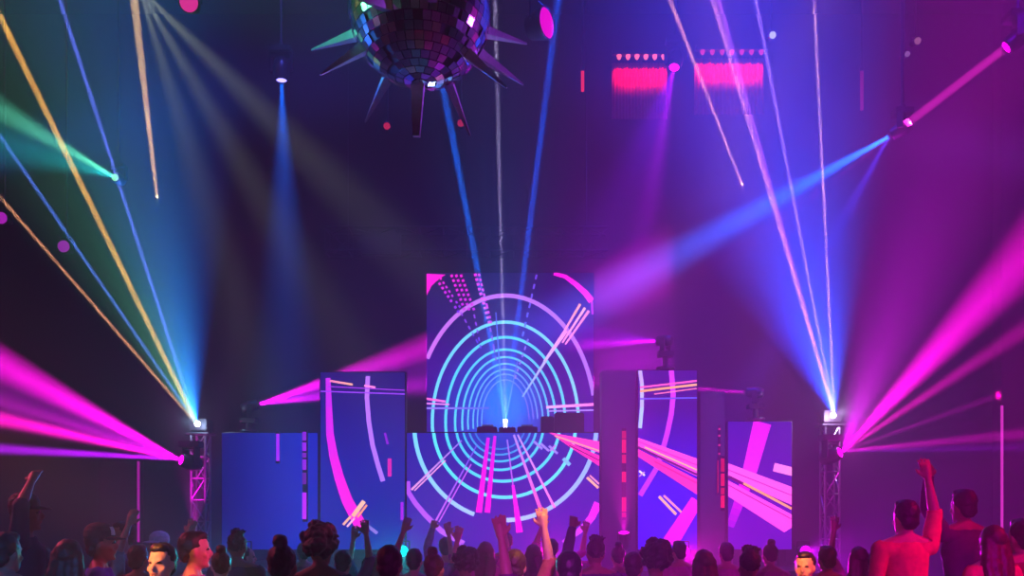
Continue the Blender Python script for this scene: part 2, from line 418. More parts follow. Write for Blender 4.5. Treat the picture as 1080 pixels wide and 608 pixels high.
# ------------------------------------------------------------------ pylons with vertical LED strips
def pylon(label, x0, x1, ytop, Y, strips):
    a, c = P(x0, 560, Y), P(x1, ytop, Y); w = c.x - a.x; z0 = 1.1
    r = empty('pylon', ((a.x + c.x) / 2, Y + .15, z0), label, 'pylon', 'dark pylons between the LED screens')
    b = MB(); b.box(((a.x + c.x) / 2, Y + .15, (z0 + c.z) / 2), (w, .3, c.z - z0), bevel=.01); b.build('body', M['pylon'], r)
    for sx, col, segs, wpx in strips:
        sb = MB(); cuts = [(segs[0][0] - 3, 0)]
        for (y0, y1, k) in segs: cuts += [(y0, k), (y1, 0)]
        cuts.append((segs[-1][1] + 3, 0)); hw = wpx / 2 * Y / F; vs_ = []; fs_ = []; cs_ = []
        for (yy, k) in cuts:
            p_ = P(sx, yy, Y); vs_ += [(p_.x - hw, Y - .014, p_.z), (p_.x + hw, Y - .014, p_.z), (p_.x + hw, Y - .001, p_.z), (p_.x - hw, Y - .001, p_.z)]
        n_ = len(cuts)
        for q in range(n_ - 1):
            for t in range(4):
                fs_.append((4 * q + t, 4 * q + 4 + t, 4 * q + 4 + (t + 1) % 4, 4 * q + (t + 1) % 4)); cs_.append(tuple(v * cuts[q][1] for v in col) if t == 0 else (0, 0, 0))
        fs_ += [(0, 1, 2, 3), (4 * n_ - 1, 4 * n_ - 2, 4 * n_ - 3, 4 * n_ - 4)]; cs_ += [(0, 0, 0)] * 2
        sb.add(vs_, fs_); sb.c = cs_
        sb.build('led_strip', M['display'], r)


RED = srgb(235, 15, 70); PUR = srgb(150, 20, 225)
pylon('dark pylon with a red dotted strip right beside the DJ booth', 634.5, 670, 391, 15.02, [(658, RED, [(455, 463, .5), (464, 478, .8), (480, 489, .6), (498, 509, .8), (525, 540, .8), (541, 546, .4)], 4.5)])
pylon('dark pylon with a thin red strip before the outer right panel', 738.5, 764.5, 413, 15.02, [(758.5, srgb(225, 40, 130), [(452, 454, .8), (459, 461, .8), (469, 471, .8), (478, 480, .6)], 2.4), (762, RED, [(484, 498, .6), (500, 513, .8), (515, 522, .6), (523, 536, .9)], 4), (757, RED, [(486, 520, .35)], 1.5)])
b = MB(); p = P(293.5, 488, 14.97); q = P(293.5, 457, 14.97)
tb = empty('led_or_glow_tube', (p.x, 14.96, p.z), 'short plain violet LED tube on the blue outer left panel', 'light')
b.tube((p.x, 14.94, p.z), (q.x, 14.94, q.z), .025); b.build('mount_tube', emitter('violet_tube', PUR, 2.0), tb)
for z in (p.z, q.z): b = MB(); b.box((p.x, 14.945, z), (.06, .07, .04)); b.build('end_cap', M['black'], tb)


p = P(321, 549, 14.9); q = P(321, 455, 14.9)
tb = empty('led_or_glow_tube', (p.x, 14.93, p.z), 'tall violet LED tube of separate segments on the outer left panel', 'light')
b = MB(); b.box((p.x, 14.965, (p.z + q.z) / 2), (.09, .03, q.z - p.z + .06), bevel=.005); b.build('mount_rail', M['black'], tb)
for y0, y1, k in ((456, 465, .8), (467, 476, 1), (478, 483, .6), (485, 496, .9), (499, 511, .4), (520, 548, 1.7)):
    b = MB(); b.tube(P(321, y1, 14.93), P(321, y0, 14.93), .034); b.build('tube_segment', emitter('violet_segment', PUR, 1.5 * k), tb)


# ------------------------------------------------------------------ light fixtures
def add_moving_head(name, label, lens, aim, cat='stage light', up=False, glow=(1, 1, 1), gs=4.0, size=1.0, pole_to=None, drop=None, bracket_to=None, group=None):
    """Moving head: base, yoke, head, lens. up=True: base below the head, else it hangs from above."""
    lens, aim = Vector(lens), Vector(aim); d = (aim - lens).normalized(); S = size
    c = lens - d * .2 * S                                    # pivot of the head
    sg = -1 if up else 1
    bz = c.z + sg * .3 * S
    zb = bz + (sg * .05 * S)
    r = empty(name, (c.x, c.y, zb), label, cat, group)
    b = MB(); b.box((c.x, c.y, bz), (.34 * S, .26 * S, .11 * S), bevel=.012 * S); b.build('base', M['black'], r)
    hv = Vector((d.x, d.y, 0)); hv = hv.normalized() if hv.length > .05 else Vector((0, 1, 0)); side = Vector((-hv.y, hv.x, 0))
    b = MB(); rot = Matrix((side, hv, Vector((0, 0, 1)))).transposed()
    for sd in (-1, 1): b.box(c + side * sd * .17 * S + Vector((0, 0, sg * .11 * S)), (.04 * S, .11 * S, .3 * S), rot, bevel=.008 * S)
    b.box(c + Vector((0, 0, sg * .235 * S)), (.38 * S, .12 * S, .04 * S), rot, bevel=.008 * S); b.build('yoke', M['black'], r)
    b = MB(); b.lathe(c, d, [(-.17 * S, .06 * S), (-.16 * S, .1 * S), (-.05 * S, .13 * S), (.05 * S, .13 * S), (.17 * S, .11 * S), (.19 * S, .11 * S), (.19 * S, .085 * S), (.17 * S, .085 * S)], 20); b.build('head', M['black'], r, True)
    b = MB(); b.lathe(c, d, [(.172 * S, .086 * S), (.182 * S, .06 * S), (.186 * S, .02 * S)], 20); b.build('lens', emitter('lens_glow', glow, gs), r, True)
    if drop: 
        b = MB(); b.tube((c.x, c.y, bz + .04 * S), (c.x, c.y, CEIL), .025); b.tube((c.x, c.y, bz + .04 * S), (c.x, c.y, bz + .12 * S), .05); b.build('hanging_pole', M['darkmetal'], r)
    if bracket_to:
        b = MB(); b.tube((c.x, c.y, bz), bracket_to, .03); b.build('mount_bracket', M['darkmetal'], r)
    if pole_to is not None:
        b = MB(); b.tube((c.x, c.y, bz), (c.x, c.y, pole_to), .05); b.lathe((c.x, c.y, pole_to), (0, 0, 1), [(0, .16), (.03, .16), (.04, .05)]); b.build('stand', M['darkmetal'], r)
    return r, lens + d * .04


def par_can(label, p, aim, glow, gs, r=.12, drop=True, group=None, stand_z=None):
    p = Vector(p); d = (Vector(aim) - p).normalized()
    e = empty('par_light', (p.x, p.y, p.z + .25), label, 'stage light', group)
    b = MB(); b.lathe(p, d, [(-.3, .06), (-.28, r * .8), (-.05, r * 1.05), (0, r * 1.1), (.01, r * 1.1), (.01, r), (-.02, r)], 24); b.build('housing', M['black'], e, True)
    b = MB(); b.lathe(p, d, [(-.018, r), (-.002, r * .7), (.004, r * .2)], 24); b.build('lens', emitter('par_lens', glow, gs), e, True)
    side = Vector((0, 0, 1)).cross(d).normalized(); c = p - d * .14
    b = MB()
    for sd in (-1, 1): b.tube(c + side * sd * r * 1.1, c + side * sd * r * 1.1 + Vector((0, 0, r * 1.7)), .012)
    b.tube(c + side * -r * 1.1 + Vector((0, 0, r * 1.7)), c + side * r * 1.1 + Vector((0, 0, r * 1.7)), .012); b.build('yoke', M['darkmetal'], e)
    if drop: 
        b = MB(); b.tube(c + Vector((0, 0, r * 1.7)), (c.x, c.y, CEIL), .018); b.build('hanging_pole', M['darkmetal'], e)
    if stand_z is not None:
        b = MB(); b.tube(c - Vector((0, 0, r * .9)), (c.x, c.y, stand_z + .02), .018); b.lathe((c.x, c.y, stand_z), (0, 0, 1), [(0, .08), (.02, .08), (.03, .03)]); b.build('stand', M['darkmetal'], e)
    return e, p + d * .03


def truss_geo(b, p0, p1, w, n, r=.022):
    p0, p1 = Vector(p0), Vector(p1); d = (p1 - p0).normalized()
    u = Vector((1, 0, 0)) if abs(d.z) > .7 else Vector((0, 0, 1)); v = d.cross(u).normalized()
    cs = [(u * a + v * c) * w / 2 for a, c in ((-1, -1), (1, -1), (1, 1), (-1, 1))]
    for k in cs: b.tube(p0 + k, p1 + k, r, n=8)
    for i in range(n):
        a, e = p0.lerp(p1, i / n), p0.lerp(p1, (i + 1) / n)
        for j in range(4):
            k, l = cs[j], cs[(j + 1) % 4]
            b.tube(a + k, (e + l), r * .55, n=6) if i % 2 == 0 else b.tube(a + l, e + k, r * .55, n=6)
            b.tube(a + k, a + l, r * .55, n=6)


MAG = (1, 0, .75)
TY = 14.5
for side, lx, ly in (('left', 207, 447), ('right', 880, 438)):
    L = P(lx, ly, TY)
    t = empty('truss_tower', (L.x, TY + .2, 0), 'slim truss tower at the %s end of the stage' % side, 'truss')
    b = MB(); truss_geo(b, (L.x, TY + .2, .04), (L.x, TY + .2, L.z - .18), .24, 9); b.build('frame', M['metal'], t)
    b = MB(); b.box((L.x, TY + .2, .02), (.6, .5, .04), bevel=.008); b.build('base_plate', M['darkmetal'], t)
    b = MB(); b.box((L.x, TY + .2, L.z - .16), (.4, .4, .03), bevel=.006); b.build('top_plate', M['darkmetal'], t)
    e = empty('laser_projector', (L.x, TY + .2, L.z - .145), 'laser projector fanning thin beams upward on the %s truss tower' % side, 'laser projector')
    b = MB(); b.box((L.x, TY + .24, L.z - .01), (.3, .36, .2), bevel=.012)
    for k in range(5): b.box((L.x, TY + .14 + k * .05, L.z + .093), (.24, .015, .01))
    b.build('body', M['black'], e)
    b = MB(); b.lathe((L.x, TY + .06, L.z), (0, -1, 0), [(0, .05), (.012, .05), (.012, .038), (.016, .03), (.018, .005)], 20); b.build('aperture', emitter('aperture_glow', (.85, .8, 1), 14), e, True)
    for sd in (-1, 1): b = MB(); b.box((L.x + sd * .16, TY + .24, L.z - .06), (.015, .05, .17)); b.build('mount_bracket', M['darkmetal'], e)
    src = Vector((L.x, TY, L.z))
    if side == 'left':
        laser(src, P(0, 17, 10.5), (1, .50, .08), 30, .040, e); laser(src, P(63, 0, 10.5), (.12, .16, 1), 20, .028, e)
        laser(src, P(0, 143, 11), (.10, .22, 1), 15, .025, e); laser(src, P(0, 208, 11.5), (1, .42, .22), 14, .024, e)
        spot(src, P(80, 110, 11.5), (.05, .34, .2), 6500, 42, e); spot(src, P(165, 200, 14), (0, .13, .9), 8000, 38, e)
        point(src - Vector((0, .35, 0)), (.45, .6, 1), 26, .03, e)
    else:
        laser(src, P(752, 0, 10.5), (1, .3, .45), 18, .028, e); laser(src, P(758, 0, 10.5), (.6, .12, 1), 15, .026, e)
        laser(src, P(797, 0, 10.5), (.45, .2, 1), 16, .024, e); laser(src, P(866, 150, 11.5), (1, .42, .45), 11, .021, e)
        spot(src, P(800, 140, 12.5), (.0, .05, 1), 15000, 46, e); spot(src, P(850, 250, 13), (.03, .10, 1), 9000, 40, e)
        point(src - Vector((0, .35, 0)), (.75, .5, 1), 60, .03, e)

# big magenta fans at the two towers
l = P(190, 485, TY - .4)
e, o = add_moving_head('moving_head_light', 'moving head clamped to the left truss tower throwing a magenta fan left', l, P(0, 432, 12), glow=MAG, gs=8, bracket_to=P(204, 478, TY + .03))
spot(o, P(0, 384, 11.5), MAG, 90000, 10, e); spot(o, P(0, 424, 12), MAG, 26000, 5, e); spot(o, P(0, 442, 11.5), (1, .0, .5), 230000, 5, e); spot(o, P(0, 474, 12), (.5, .0, 1), 170000, 4, e); spot(o, P(0, 420, 12), (.7, 0, .9), 9000, 22, e)
l = P(887, 477, TY - .4)
e, o = add_moving_head('moving_head_light', 'moving head clamped to the right truss tower throwing a magenta fan right', l, P(1080, 400, 12), glow=MAG, gs=12, bracket_to=P(882, 470, TY + .03))
spot(o, P(1080, 272, 11.5), (1, .0, .72), 70000, 13, e); spot(o, P(1080, 348, 12), (1, 0, .62), 40000, 6, e); spot(o, P(1056.5, 416, 15.75), (1, 0, .8), 30000, 2.4, e)
spot(o, P(1080, 458, 12), (1, 0, .72), 32000, 5, e); spot(o, P(1080, 472, 12), (.45, 0, 1), 22000, 4, e); spot(o, P(1000, 180, 13), (.7, 0, .75), 5500, 40, e)
point(o - Vector((0, .3, 0)), MAG, 22, .03, e)

# moving heads on top of the LED screens
zt = P(0, 457, 15).z
e, o = add_moving_head('moving_head_light', 'moving head on top of the outer left panel beaming magenta right', P(272, 427, 15.08), P(470, 372, 16.2), up=True, glow=MAG, gs=10, size=.8, pole_to=P(0, 457, 15).z + .022)
spot(o, P(470, 360, 16.3), (.95, 0, .8), 48000, 11, e); spot(o, P(470, 404, 16.3), (.75, 0, .9), 36000, 9, e); spot(o, P(470, 385, 16.3), (.5, 0, .9), 8000, 24, e)
e, o = add_moving_head('moving_head_light', 'moving head on top of the outer right panel beaming magenta left', P(787, 414, 14.98), P(600, 402, 16.2), up=True, glow=MAG, gs=8, size=.8, pole_to=P(0, 445, 15).z + .022)
spot(o, P(600, 402, 16.2), (.9, 0, .8), 18000, 7, e)
e, o = add_moving_head('moving_head_light', 'moving head on top of the tall right screen beaming violet left', P(693, 360, 15.08), P(590, 366, 16.2), up=True, glow=(.7, .2, 1), gs=5, size=.8, pole_to=P(0, 391, 15).z + .022)
spot(o, P(590, 366, 16.2), (.7, 0, .9), 15000, 13, e)
spot(o, P(560, 345, 16.2), (.35, 0, .9), 2500, 28, e)

# hanging fixtures
e, o = add_moving_head('moving_head_light', 'hanging moving head beaming magenta down beside the red lamp row', P(711, 72, 16), P(690, 200, 15), glow=MAG, gs=6, drop=True, size=1.1)
spot(o, P(688, 200, 15.4), (.5, 0, .95), 8500, 13, e); spot(o, P(640, 260, 15), (.22, 0, .95), 3200, 26, e)
e, o = add_moving_head('moving_head_light', 'hanging moving head with a small blue beam, left of the mirror ball', P(297, 86, 14), P(299, 150, 14), glow=(.25, .2, 1), gs=5, drop=True)
spot(o, P(299, 170, 14), (0, .12, .95), 7500, 17, e)
e, o = add_moving_head('moving_head_light', 'hanging moving head at the upper right with a narrow magenta beam', P(1060, 51, 12), P(950, 136, 12.4), glow=MAG, gs=6, drop=True)
laser(o, P(951, 135, 12.45), (1, .02, .62), 26, .062, e, .5)
e, o = add_moving_head('moving_head_light', 'added hanging moving head where the magenta beam ends and blue beams start', P(940, 143, 12.6), P(780, 240, 14), glow=(.1, .2, 1), gs=4, drop=True, size=.8)  # fixture added to stop the magenta beam and start the blue one
spot(o, P(680, 288, 14.5), (0, .10, 1), 62000, 12, e); spot(o, P(885, 240, 12.6), (.06, .03, 1), 8000, 11, e)
e, o = add_moving_head('moving_head_light', 'hanging moving head casting green light toward the left wall', P(121, 187, 14), P(0, 118, 11), glow=(.3, .9, .4), gs=1.2, drop=True, size=.7)
spot(o, P(0, 116, 10), (.12, .8, .5), 40000, 5, e); spot(o, P(0, 150, 11), (0, .35, .35), 9000, 14, e)
# olive cone and thin beams that come in from above the frame
e, o = add_moving_head('moving_head_light', 'hanging moving head casting a pale olive fan at the upper left', P(146, -14, 13), P(230, 130, 13), glow=(.8, .9, .6), gs=2, drop=True)
for tx, ty, a, w in ((200, 160, 11, 3800), (250, 165, 11, 4200), (300, 140, 12, 4800)): spot(o, P(tx, ty, 13), (.42, .47, .32), w, a, e)
e, o = add_moving_head('laser_projector', 'hanging laser projector above the view sending an amber beam down', P(138, -30, 6.2), P(165, 208, 17.9), 'laser projector', glow=(1, .6, .2), gs=1, drop=True, size=.7)
laser(o, P(165.5, 207, 17.9), (1, .62, .24), 4.5, .034, e)
e, o = add_moving_head('laser_projector', 'hanging laser projector above the view sending an orange beam down right', P(698, -22, 8), P(782, 195, 17.9), 'laser projector', glow=(1, .6, .2), gs=1, drop=True, size=.7)
laser(o, P(782, 193, 17.9), (1, .35, .25), 4.5, .022, e)

# small lamps up in the dark
for lab, q, Y, g, k, r in (('large magenta par lamp hanging right of the mirror ball', (577, 24), 12, MAG, 1.1, .2),
                           ('magenta par lamp at the upper left edge of the ceiling', (199, 2), 12, (1, .02, .4), .9, .13),
                           ('dim violet par lamp behind the left laser beams', (67, 260), 13, (.6, .02, .8), .55, .09),
                           ('magenta par lamp at the left edge above the beams', (1, 230), 13, (.7, .02, .8), .7, .09),
                           ('tiny red par lamp below the mirror ball spikes on the left', (408, 133), 15, (1, .03, .15), .6, .06),
                           ('tiny red par lamp below the mirror ball spikes on the right', (486, 130), 15, (1, .03, .15), .5, .06),
                           ('tiny white par lamp beside the steep violet laser beam', (815, 37), 15, (.8, .8, 1), .9, .06),
                           ('tiny pink par lamp near the upper right corner', (968, 43), 15, (.9, .3, .6), .35, .06),
                           ('tiny violet par lamp lowest of the upper right lamps', (957, 57), 15, (.7, .3, .9), .35, .05)):
    p = P(*q, Y); par_can(lab, p, (p.x * .7, 0, 4.5) if q[0] != 577 else p + Vector((1.2, -.85, -.1)), g, k, r)
for lab, q, Y, hh, c in (('short red LED tube left of the red lamp row', (614.5, 85), 16, .4, srgb(240, 40, 60)), ('dim red LED tube at the upper right', (909, 95), 16, .75, srgb(120, 6, 70))):
    p = P(*q, Y); e = empty('led_or_glow_tube', p, lab, 'light')
    b = MB(); b.tube(p - Vector((0, 0, hh / 2)), p + Vector((0, 0, hh / 2)), .03); b.build('tube', emitter('red_tube', c, 1.3), e)
    b = MB(); b.tube(p + Vector((0, 0, hh / 2)), (p.x, p.y, CEIL), .02); b.tube(p + Vector((0, 0, hh / 2 - .03)), p + Vector((0, 0, hh / 2 + .05)), .04); b.build('hanging_pole', M['darkmetal'], e)

for lab, px, y0, y1, c_, k in (('long pink glowing strip added for the lit edge of the right column', 1056.8, 428, 566, srgb(255, 60, 225), .9), ('magenta glowing strip added for the lit edge of the low left column', 146, 487, 572, srgb(200, 20, 190), .8)):  # glowing strips added in place of beam light striking the column edges
    p, q = P(px, y1, 15.56), P(px, y0, 15.56); e = empty('led_or_glow_tube', p, lab, 'light')
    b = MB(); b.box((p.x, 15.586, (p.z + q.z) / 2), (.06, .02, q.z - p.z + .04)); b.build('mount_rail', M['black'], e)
    b = MB(); b.tube(p, q, .022); b.build('tube', emitter('edge_light_stand_in', c_, k), e)

# two bars of red downlights before the back wall
for lab, xs, y, n in (('left bar of six red downlights high on the back wall', (653, 700), 61, 6), ('right bar of red downlights high on the back wall', (741, 803), 56, 7)):
    Y = 17.55; a, c = P(xs[0], y, Y), P(xs[1], y, Y)
    e = empty('light_bar', ((a.x + c.x) / 2, Y, a.z), lab, 'stage light', 'bars of red downlights')
    b = MB(); b.box(((a.x + c.x) / 2, Y, a.z + .1), (c.x - a.x + .3, .12, .1), bevel=.01); b.box(((a.x + c.x) / 2, Y + .25, a.z + .1), (.12, .42, .06)); b.build('mount_bar', M['black'], e)
    d0, d1, nn = a.x - .12, c.x + .12, 120
    front = [(d0 + (d1 - d0) * k / nn, 17.78 + .022 * math.sin(k * .9) + .01 * math.sin(k * 2.3)) for k in range(nn + 1)]
    ze, zb_ = a.z + .02, a.z - 1.15
    dm = MB(); dv = []  # cloth added behind the lamps to catch their red glow
    for x, yy in front: dv += [(x, yy, zb_), (x, yy, ze), (x, yy + .012, ze), (x, yy + .012, zb_)]
    dm.add(dv, [(4 * k + t, 4 * k + (t + 1) % 4, 4 * k + 4 + (t + 1) % 4, 4 * k + 4 + t) for k in range(nn) for t in range(4)])
    dr = dm.build('drape', M['drape'], None, True); tag(dr, lab.replace('bar of six red downlights high', 'red drape added to catch light from the six lamps').replace('bar of red downlights high', 'red drape added to catch light from the longer row'), 'drape')
    for i in range(n):
        x = a.x + (c.x - a.x) * i / (n - 1)
        b = MB(); b.lathe((x, Y, a.z + .06), (0, 0, -1), [(0, .05), (.03, .05), (.07, .04), (.1, .015)], 14); b.build('bulb', emitter('red_bulb', (1, .12, .18) if n == 6 else (1, .03, .12), 2.0 if n == 6 else .9), e, True)
        spot((x, Y + .12, a.z - .05), (x, Y + .2, a.z - .5), (1, .0, .05), 15 if i % 2 else 9, 120, e, .02)

# overhead truss before the back wall
a, c = P(345, 256, 16.6), P(640, 256, 16.6)
e = empty('overhead_truss', ((a.x + c.x) / 2, 16.6, a.z), 'dark horizontal truss hanging above the tall ring screen', 'truss')
b = MB(); truss_geo(b, a, c, .45, 12, .022); b.build('frame', M['darkmetal'], e)
for x in (a.x + .4, c.x - .4):
    b = MB(); b.tube((x, 16.6, a.z + .22), (x, 16.6, CEIL), .012); b.build('hanging_cable', M['darkmetal'], e)
b = MB(); q = P(402, 258, 16.2); b.box(q, (.75, .12, .42), bevel=.02); b.build('sign_board', M['black'], e)

# ------------------------------------------------------------------ DJ desk
p = P(533, 457, 14.0)
z0 = p.z
e = empty('dj_booth', (p.x, 14.7, 1.1), 'dark DJ booth desk behind the LED front', 'DJ booth')
b = MB(); xl, xr = P(432, 457, 14).x, P(630, 457, 14).x
b.box(((xl + xr) / 2, 14.55, z0 - .0), (xr - xl, .84, .05), bevel=.01); b.build('desk_top', M['black'], e)
for x in (xl + .06, xr - .06): 
    b = MB(); b.box((x, 14.56, (1.1 + z0 - .03) / 2), (.08, .7, z0 - .03 - 1.1)); b.build('side_panel', M['black'], e)
b = MB(); b.box(((xl + xr) / 2, 14.8, 2.1), (xr - xl - .2, .06, .3)); b.build('back_rail', M['darkmetal'], e)
zt = z0 + .026


def deck(label, x, w=.34):
    e = empty('media_player', (x, 14.5, zt), label, 'DJ player')
    b = MB(); b.box((x, 14.5, zt + .055), (w, .42, .11), bevel=.012); b.build('body', M['black'], e)
    b = MB(); b.lathe((x, 14.46, zt + .11), (0, 0, 1), [(0, .115), (.018, .115), (.02, .1), (.012, .03)], 24); b.build('jog_wheel', M['darkmetal'], e)
    b = MB(); b.box((x, 14.66, zt + .14), (.2, .02, .1), Matrix.Rotation(-.5, 3, 'X'), bevel=.004); b.build('display_panel', emitter('deck_display', (.1, .2, .6), .3), e)


deck('DJ player left of the mixer on the booth desk', P(514, 450, 14.5).x); deck('DJ player right of the mixer on the booth desk', P(556, 450, 14.5).x)
x = P(535, 450, 14.5).x
e = empty('dj_mixer', (x, 14.5, zt), 'DJ mixer between the two players on the booth desk', 'DJ mixer')
b = MB(); b.box((x, 14.5, zt + .05), (.28, .4, .1), bevel=.01); b.build('body', M['black'], e)
for i in range(4):
    for j in range(3):
        b = MB(); b.lathe((x - .09 + .06 * i, 14.56 - .06 * j, zt + .1), (0, 0, 1), [(0, .013), (.02, .011), (.024, .004)], 10); b.build('knob', M['darkmetal'], e)
b = MB()
for i in range(4): b.box((x - .09 + .06 * i, 14.36, zt + .108), (.02, .03, .016))
b.build('fader', M['metal'], e)
for lab, px, hh, w in (('monitor speaker at the right end of the booth desk', 600, .36, .5), ('low monitor speaker beside the right DJ player', 577, .3, .22)):
    x = P(px, 450, 14.55).x
    e = empty('monitor_speaker', (x, 14.58, zt), lab, 'speaker')
    b = MB(); b.box((x, 14.58, zt + hh / 2), (w, .34, hh), bevel=.015); b.build('cabinet', M['black'], e)
    b = MB(); b.lathe((x, 14.755, zt + hh * .42), (0, 1, 0), [(0, min(w, hh) * .38), (.012, min(w, hh) * .36), (-.01, .05), (.004, .01)], 24); b.build('cone', M['darkmetal'], e, True)
x = P(533, 445, 14.8)
e = empty('laser_projector', (x.x, 14.8, zt), 'small laser projector on the booth desk sending three beams up', 'laser projector')
b = MB(); b.box((x.x, 14.81, zt + .06), (.14, .12, .12), bevel=.01); b.build('body', M['black'], e)
lz = x.z - .02
b = MB(); b.tube((x.x, 14.8, zt + .11), (x.x, 14.8, lz), .03); b.lathe((x.x, 14.8, lz), (0, 0, 1), [(0, .03), (.03, .04), (.05, .04), (.06, .02)], 14); b.build('aperture', emitter('center_aperture', (.9, .85, 1), 10), e, True)
src = Vector((x.x, 14.8, lz + .09))
laser(src, P(466, 85, 10.5), (0, .14, 1), 22, .045, e, .5); laser(src, P(590, -10, 10.5), (0, .09, 1), 22, .045, e, .5); laser(src, P(523, 40, 10.5), (.5, .42, .75), 8, .025, e, .3)
point(src + Vector((0, -.1, .1)), (.4, .6, 1), 14, .03, e); spot(src, P(530, 330, 14), (.05, .3, 1), 1200, 40, e)


# ------------------------------------------------------------------ spiked mirror ball
BC = P(443, 14, 8.6); R = .70
e = empty('mirror_ball', BC, 'spiked mirror ball hanging at the top of the view', 'mirror ball')
b = MB(); b.ellipsoid(BC, (R * .985,) * 3, 40, 24); b.build('core', M['core'], e, True)
b = MB(); rows = 26
for i in range(rows):
    t0 = math.pi * i / rows - math.pi / 2; t1 = math.pi * (i + 1) / rows - math.pi / 2; tm = (t0 + t1) / 2
    n = max(4, int(2 * math.pi * math.cos(tm) / (math.pi / rows)))
    for j in range(n):
        if random.random() < .12: continue
        a0, a1 = 2 * math.pi * (j + .04) / n, 2 * math.pi * (j + .96) / n; g = (t1 - t0) * .04
        tilt = Vector((random.gauss(0, .05), random.gauss(0, .05), random.gauss(0, .05)))
        cs = [Vector((math.cos(t) * math.cos(a), math.cos(t) * math.sin(a), math.sin(t))) for t, a in ((t0 + g, a0), (t0 + g, a1), (t1 - g, a1), (t1 - g, a0))]
        m_ = sum(cs, Vector()) / 4; nn = (m_ + tilt).normalized()
        q = []
        for k in cs:
            dd = k - m_; dd -= nn * dd.dot(nn); q.append(BC + (m_ + dd) * R * 1.004 + m_.normalized() * .004)
        q2 = [BC + (k - BC) * .985 for k in q]
        b.add(q + q2, [(0, 1, 2, 3), (0, 4, 5, 1), (1, 5, 6, 2), (2, 6, 7, 3), (3, 7, 4, 0)])
b.build('mirror_tiles', M['mirror'], e)
b = MB(); b.tube(BC + Vector((0, 0, R * .98)), (BC.x, BC.y, CEIL), .02); b.lathe(BC + Vector((0, 0, R * .97)), (0, 0, 1), [(0, .12), (.05, .12), (.09, .03)]); b.build('hanging_rod', M['darkmetal'], e)


def spike(d, ln, w, blunt=.14):
    d = Vector(d).normalized(); u = d.orthogonal().normalized(); v = d.cross(u)
    b = MB(); base = BC + d * R * .97
    b.rings([[base + (u * math.cos(k * math.pi / 2) + v * math.sin(k * math.pi / 2)) * w for k in range(4)],
             [base + d * ln * .15 + (u * math.cos(k * math.pi / 2) + v * math.sin(k * math.pi / 2)) * w * .85 for k in range(4)],
             [base + d * ln + (u * math.cos(k * math.pi / 2) + v * math.sin(k * math.pi / 2)) * w * blunt for k in range(4)]])
    b.build('spike', M['spike'], e)


def dir_px(tx, ty, dy):
    q = P(tx, ty, BC.y); d = (q - BC).normalized(); return Vector((d.x * math.cos(dy), math.sin(dy), d.z * math.cos(dy)))


for tx, ty, dy, ln, w in ((437, 140, .15, .50, .10), (337, 88, -.1, .52, .075), (363, 95, .7, .62, .075), (495, 108, .75, .62, .075), (527, 95, -.15, .55, .075), (554, 74, .25, .55, .07),
                          (318, 40, .2, .52, .07), (570, 20, .4, .5, .07), (325, -20, 0, .5, .07), (560, -40, -.2, .5, .07), (400, 60, -1.0, .5, .07), (480, 60, -1.15, .5, .07), (450, -90, -.3, .5, .07), (400, -80, .6, .5, .07), (500, 0, -.9, .5, .07)):
    spike(dir_px(tx, ty, dy), ln, w, .5 if w > .09 else .14)
spot((-9, 10, 5.5), BC - Vector((0, 0, .4)), (.02, .14, 1), 7000, 10); spot((9.5, 10, 5.5), BC - Vector((0, 0, .3)), (.4, .05, 1), 5000, 10)
spot((-9, 8, 8), BC, (.1, 1, .3), 3000, 12); spot((1.5, 1.0, 6), BC, (1, .4, .25), 60, 16)  # unseen pin lamps added to give ball and spikes coloured glints


# ------------------------------------------------------------------ people
def remesh(mb, voxel, smooth=3):
    me = mb.mesh('tmp', []); o = bpy.data.objects.new('tmp', me); COL.objects.link(o)
    r = o.modifiers.new('r', 'REMESH'); r.mode = 'VOXEL'; r.voxel_size = voxel; r.use_smooth_shade = True
    if smooth: s_ = o.modifiers.new('s', 'SMOOTH'); s_.factor = .5; s_.iterations = smooth
    dg = bpy.context.evaluated_depsgraph_get(); ev = o.evaluated_get(dg)
    out = bpy.data.meshes.new_from_object(ev); bpy.data.objects.remove(o); bpy.data.meshes.remove(me)
    return out


def seg_dist(p, a, b_):
    ab = b_ - a; t = max(0, min(1, (p - a).dot(ab) / ab.length_squared)); return (p - a - ab * t).length


def hand(b, wrist, d, palm_n, spread, curl, mir):
    """Palm, four fingers of unequal length, thumb from the side of the palm."""
    d = d.normalized(); pn = (palm_n - d * palm_n.dot(d)).normalized(); sd = d.cross(pn) * mir
    b.capsule(wrist, .026, wrist + d * .085, .030)
    for k in (-1, 1): b.capsule(wrist + d * .02 + sd * .012 * k, .022, wrist + d * .085 + sd * .027 * k, .016)
    for i, (off, ln) in enumerate(((-.033, .062), (-.011, .075), (.011, .08), (.033, .070))):
        a0 = wrist + d * .085 + sd * off; dd = (d + sd * off * spread * 9).normalized()
        a1 = a0 + (dd + pn * curl * .5).normalized() * ln * .5; a2 = a1 + (dd + pn * curl * 1.6).normalized() * ln * .5
        b.capsule(a0, .0105, a1, .0098, 8); b.capsule(a1, .0098, a2, .0085, 8)
    t0 = wrist + d * .03 + sd * .03; t1 = t0 + (sd * .8 + d * .75 + pn * .2).normalized() * .042; t2 = t1 + (d + sd * .25 + pn * .35).normalized() * .034
    b.capsule(t0, .014, t1, .012, 8); b.capsule(t1, .012, t2, .010, 8)


